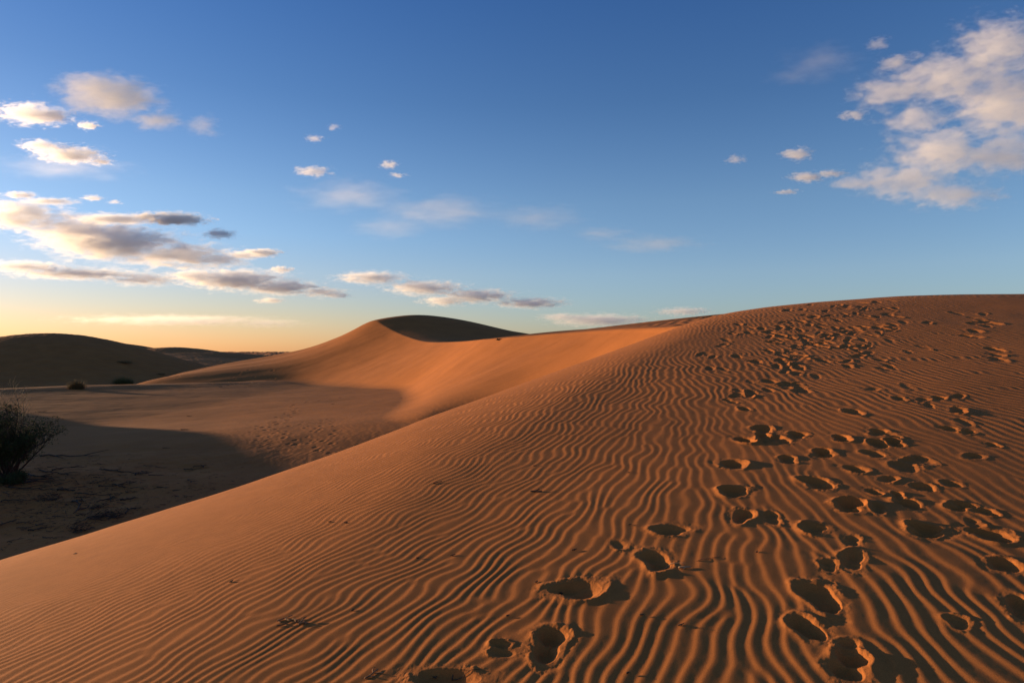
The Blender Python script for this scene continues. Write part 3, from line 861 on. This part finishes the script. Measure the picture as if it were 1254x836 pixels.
cloud([(132, 117, 72, 27), (187, 146, 36, 12), (110, 102, 55, 16)], 1500, 'dark grey-mauve cloud, the largest one high on the left', seed=1, tau=10, aniso=.0, amp=.75, feat=1.3, edge=.8, stretch=2.6, albedo=(.26, .26, .29))  # low albedo stands in for the shade other clouds cast on it
cloud([(246, 153, 26, 15)], 1500, 'small faint grey puff just right of the dark grey-mauve cloud', seed=2, tau=4, aniso=.0, albedo=(.28, .28, .31), edge=.9)  # its shade is put into the dark albedo as well
cloud([(30, 136, 46, 14), (66, 143, 30, 9)], 1900, 'bright white cloud at the left edge below the dark grey one', seed=3, aniso=.6, feat=1.5, stretch=3, amp=1.2, edge=.45)
cloud([(106, 153, 16, 6)], 1900, 'tiny bright white puff between the white cloud and the dark grey one', seed=4, aniso=.6)
cloud([(84, 189, 46, 11), (48, 178, 28, 7), (122, 197, 18, 6)], 1900, 'bright white streaky cloud on the left, below the white edge cloud', seed=5, aniso=.6, feat=1.5, stretch=3, amp=1.2, edge=.45)
cloud([(20, 262, 62, 22), (95, 282, 80, 24), (150, 300, 90, 26), (215, 312, 75, 18), (268, 318, 42, 11)], 1800, 'wide grey cloud bank with cream edges on the lower left', seed=6, tau=5, feat=1.7, amp=1.15, stretch=3.2, edge=.45, aniso=.4, albedo=(.95, .95, .95))
cloud([(95, 335, 90, 8), (30, 326, 60, 8), (175, 342, 50, 9)], 1800, 'thin cream cloud streak under the wide grey bank', seed=7, feat=1.6, stretch=3.2, amp=1.2, tau=2.6)
cloud([(290, 343, 70, 14), (345, 352, 55, 11), (240, 338, 40, 9), (395, 358, 32, 7)], 1800, 'grey and cream cloud low left, right end of the bank', seed=8, feat=1.7, amp=1.15, stretch=3, edge=.45, tau=4.5, aniso=.4, albedo=(.95, .95, .95))
cloud([(214, 268, 48, 9), (180, 264, 25, 6)], 1700, 'small dark lens-shaped cloud above the wide grey bank', seed=9, aniso=.2, tau=6, albedo=(.80, .78, .79))  # reduced albedo puts part of its shading into the colour
cloud([(270, 286, 24, 7)], 1700, 'little cream puff under the lens-shaped cloud', seed=10)
cloud([(455, 340, 50, 9), (520, 352, 55, 11), (585, 362, 55, 10), (650, 371, 50, 8), (545, 368, 35, 8)], 1800, 'long grey streak of cloud slanting down above the rounded dune', seed=11, tau=4.5, feat=1.5, stretch=3, amp=1.1, tilt=-.1, aniso=.4)
cloud([(735, 392, 70, 9), (690, 388, 35, 6)], 1500, 'low greyish cloud streak just above the dune saddle', seed=12, tau=1.8, stretch=3.5, feat=1.5)
cloud([(838, 381, 42, 6)], 1500, 'faint low cloud streak beside the right dune crest', seed=13, tau=1.5)
cloud([(320, 309, 28, 6), (345, 330, 18, 5)], 1800, 'small cream cloud flecks above the right end of the bank', seed=14)
cloud([(384, 210, 26, 7)], 1900, 'small white lens of cloud alone in the left middle sky', seed=15, tau=2.2)
cloud([(476, 201, 14, 6), (487, 214, 12, 4)], 1900, 'pair of tiny white flecks right of the lone white lens', seed=16, tau=2)
cloud([(1235, 50, 62, 42), (1170, 92, 78, 36), (1095, 112, 60, 24), (1225, 130, 80, 52), (1115, 150, 46, 22), (1155, 185, 70, 36), (1105, 222, 72, 24), (1225, 190, 70, 30), (1160, 238, 72, 20), (1050, 224, 44, 11)], 1700,
      'large cream and grey cloud mass filling the upper right', seed=17, feat=1.8, tau=3.0, deep=.8, amp=1.0, stretch=2.0, tilt=.35, aniso=.3, albedo=(.95, .95, .96))
cloud([(1098, 76, 25, 10)], 1700, 'small pale puff on the upper left side of the large right-hand cloud', seed=18, tau=2)
cloud([(1078, 52, 17, 10)], 1700, 'hooked wisp above the pale puff near the large right-hand cloud', seed=19, tau=1.3)
cloud([(1048, 140, 21, 7)], 1700, 'small flat puff just left of the large right-hand cloud', seed=20, tau=2)
cloud([(979, 188, 23, 9)], 1700, 'bright cream puff alone left of the large right-hand cloud', seed=21, tau=3.5)
cloud([(902, 195, 15, 6)], 1700, 'faint tiny puff farthest left of the right-hand cloud group', seed=22, tau=1.5)
cloud([(990, 216, 26, 7), (1020, 212, 22, 5), (965, 234, 18, 4)], 1700, 'thin cream streak below the bright lone puff', seed=23, tau=2.5)

cloud([(430, 240, 80, 24), (540, 258, 100, 24), (660, 266, 70, 18), (480, 280, 55, 18)], 2600, 'faint wide veil of high cloud in the middle of the sky', seed=31, tau=.75, edge=1.2, stretch=3.5, amp=.8, feat=1.3)
cloud([(800, 298, 80, 14), (740, 285, 50, 10)], 2600, 'faint veil of high cloud above the saddle, right of centre', seed=32, tau=.5, edge=1.2, stretch=3.5, amp=.8)
cloud([(1010, 72, 60, 22), (980, 92, 50, 12)], 2600, 'faint grey veil left of the hooked wisp, upper right', seed=33, tau=.45, edge=1.2, stretch=3, amp=.8)
cloud([(215, 392, 150, 8), (330, 396, 60, 7)], 1500, 'pale yellow cloud streak low over the hill on the left', seed=34, tau=1.0, edge=1.1, stretch=4, aniso=.6)
cloud([(80, 205, 95, 18)], 2600, 'faint white veil under the bright streaky cloud on the left', seed=35, tau=.5, edge=1.2, stretch=3.5, amp=.8)
cloud([(385, 169, 14, 5), (408, 155, 10, 4)], 1900, 'barely visible fleck pair above the lone white lens', seed=36, tau=1.0)

cloud([(22, 238, 24, 5), (112, 242, 16, 4), (140, 247, 10, 3)], 1900, 'row of thin white flecks above the wide grey bank, far left', seed=37, tau=2, stretch=3)
cloud([(414, 362, 18, 4), (330, 368, 22, 4), (300, 312, 30, 6)], 1800, 'broken cream shreds around the low cloud at the right end of the bank', seed=38, tau=2.4, stretch=3)
cloud([(140, 268, 60, 6), (60, 246, 40, 4)], 1850, 'narrow cream streak along the upper edge of the wide grey bank', seed=39, tau=2.4, stretch=3.5, feat=1.4)

#@@B

# ------------------------------------------------------------------ light
W = bpy.data.worlds.new('World'); SC.world = W; W.use_nodes = True
nt = W.node_tree; bg = nt.nodes['Background']
sky = nt.nodes.new('ShaderNodeTexSky'); sky.sky_type = 'NISHITA'; sky.sun_disc = False
sky.sun_elevation = SUN_EL; sky.sun_rotation = -SUN_AZ
sky.air_density = 1.0; sky.dust_density = 1.0; sky.ozone_density = 2.0
sky.air_density = 1.0; sky.dust_density = 0.3; sky.ozone_density = 4.0
Nw, Lw = nt.nodes, nt.links
tcw = Nw.new('ShaderNodeTexCoord'); sep = Nw.new('ShaderNodeSeparateXYZ'); Lw.new(tcw.outputs['Generated'], sep.inputs[0])
def cramp(src, stops):
    r = Nw.new('ShaderNodeValToRGB'); e = r.color_ramp.elements
    while len(e) < len(stops): e.new(0.5)
    for k, (p, c) in enumerate(stops): e[k].position = p; e[k].color = (*c, 1)
    Lw.new(src, r.inputs['Fac']); return r.outputs['Color']
def vmath(op, a, b_):
    m = Nw.new('ShaderNodeVectorMath'); m.operation = op
    for i, v in enumerate((a, b_)):
        if isinstance(v, tuple): m.inputs[i].default_value = v
        else: Lw.new(v, m.inputs[i])
    return m.outputs[0]
# sky tint: deeper blue in view, brightened overhead to lift the shade, a warm dusty band low down towards the sun
tint = cramp(sep.outputs['Z'], [(0.0, (.97, .85, .98)), (0.06, (1.13, .92, 1.0)), (0.11, (1.30, .97, .98)), (0.21, (1.23, .93, .90)), (0.34, (.82, .73, .80)), (0.46, (.61, .64, .80)), (0.60, (.95, .88, .90)), (1.0, (1.2, 1.05, .98))])
warm = cramp(sep.outputs['Z'], [(0.0, (1.25, .92, .66)), (0.045, (1.18, .92, .72)), (0.09, (1.04, .9, .84)), (0.16, (1, 1, 1))])
dots = Nw.new('ShaderNodeVectorMath'); dots.operation = 'DOT_PRODUCT'
Lw.new(tcw.outputs['Generated'], dots.inputs[0]); dots.inputs[1].default_value = (-math.sin(SUN_AZ), math.cos(SUN_AZ), 0)
mr = Nw.new('ShaderNodeMapRange'); mr.interpolation_type = 'SMOOTHSTEP'; mr.inputs['From Min'].default_value = 0.15; mr.inputs['From Max'].default_value = 0.70
Lw.new(dots.outputs['Value'], mr.inputs['Value'])
mx = Nw.new('ShaderNodeMix'); mx.data_type = 'RGBA'; Lw.new(mr.outputs['Result'], mx.inputs['Factor']); mx.inputs['A'].default_value = (1, 1, 1, 1); Lw.new(warm, mx.inputs['B'])
skycol = vmath('MULTIPLY', vmath('MULTIPLY', sky.outputs[0], tint), mx.outputs['Result'])
Lw.new(skycol, bg.inputs['Color']); bg.inputs['Strength'].default_value = 0.130
sd = Vector((-math.sin(SUN_AZ) * math.cos(SUN_EL), math.cos(SUN_AZ) * math.cos(SUN_EL), math.sin(SUN_EL)))
sl = bpy.data.lights.new('sun', 'SUN'); sl.energy = 5.0; sl.angle = R(0.6); sl.color = (1.0, 0.68, 0.36)
so = bpy.data.objects.new('sun', sl); COL.objects.link(so); so.rotation_euler = sd.to_track_quat('Z', 'Y').to_euler()

cam = bpy.data.cameras.new('camera'); cam.lens = 24; cam.sensor_width = 36; cam.clip_start = .05; cam.clip_end = 200000
co = bpy.data.objects.new('camera', cam); COL.objects.link(co)
co.location = (0, 0, H); co.rotation_euler = (R(90) + math.atan((HOR - 418) / F_PX), 0, 0)
SC.camera = co
SC.cycles.volume_bounces = 5
SC.view_settings.view_transform = 'Standard'; SC.view_settings.look = 'None'
SC.view_settings.exposure = 1.0; SC.view_settings.gamma = 1.0
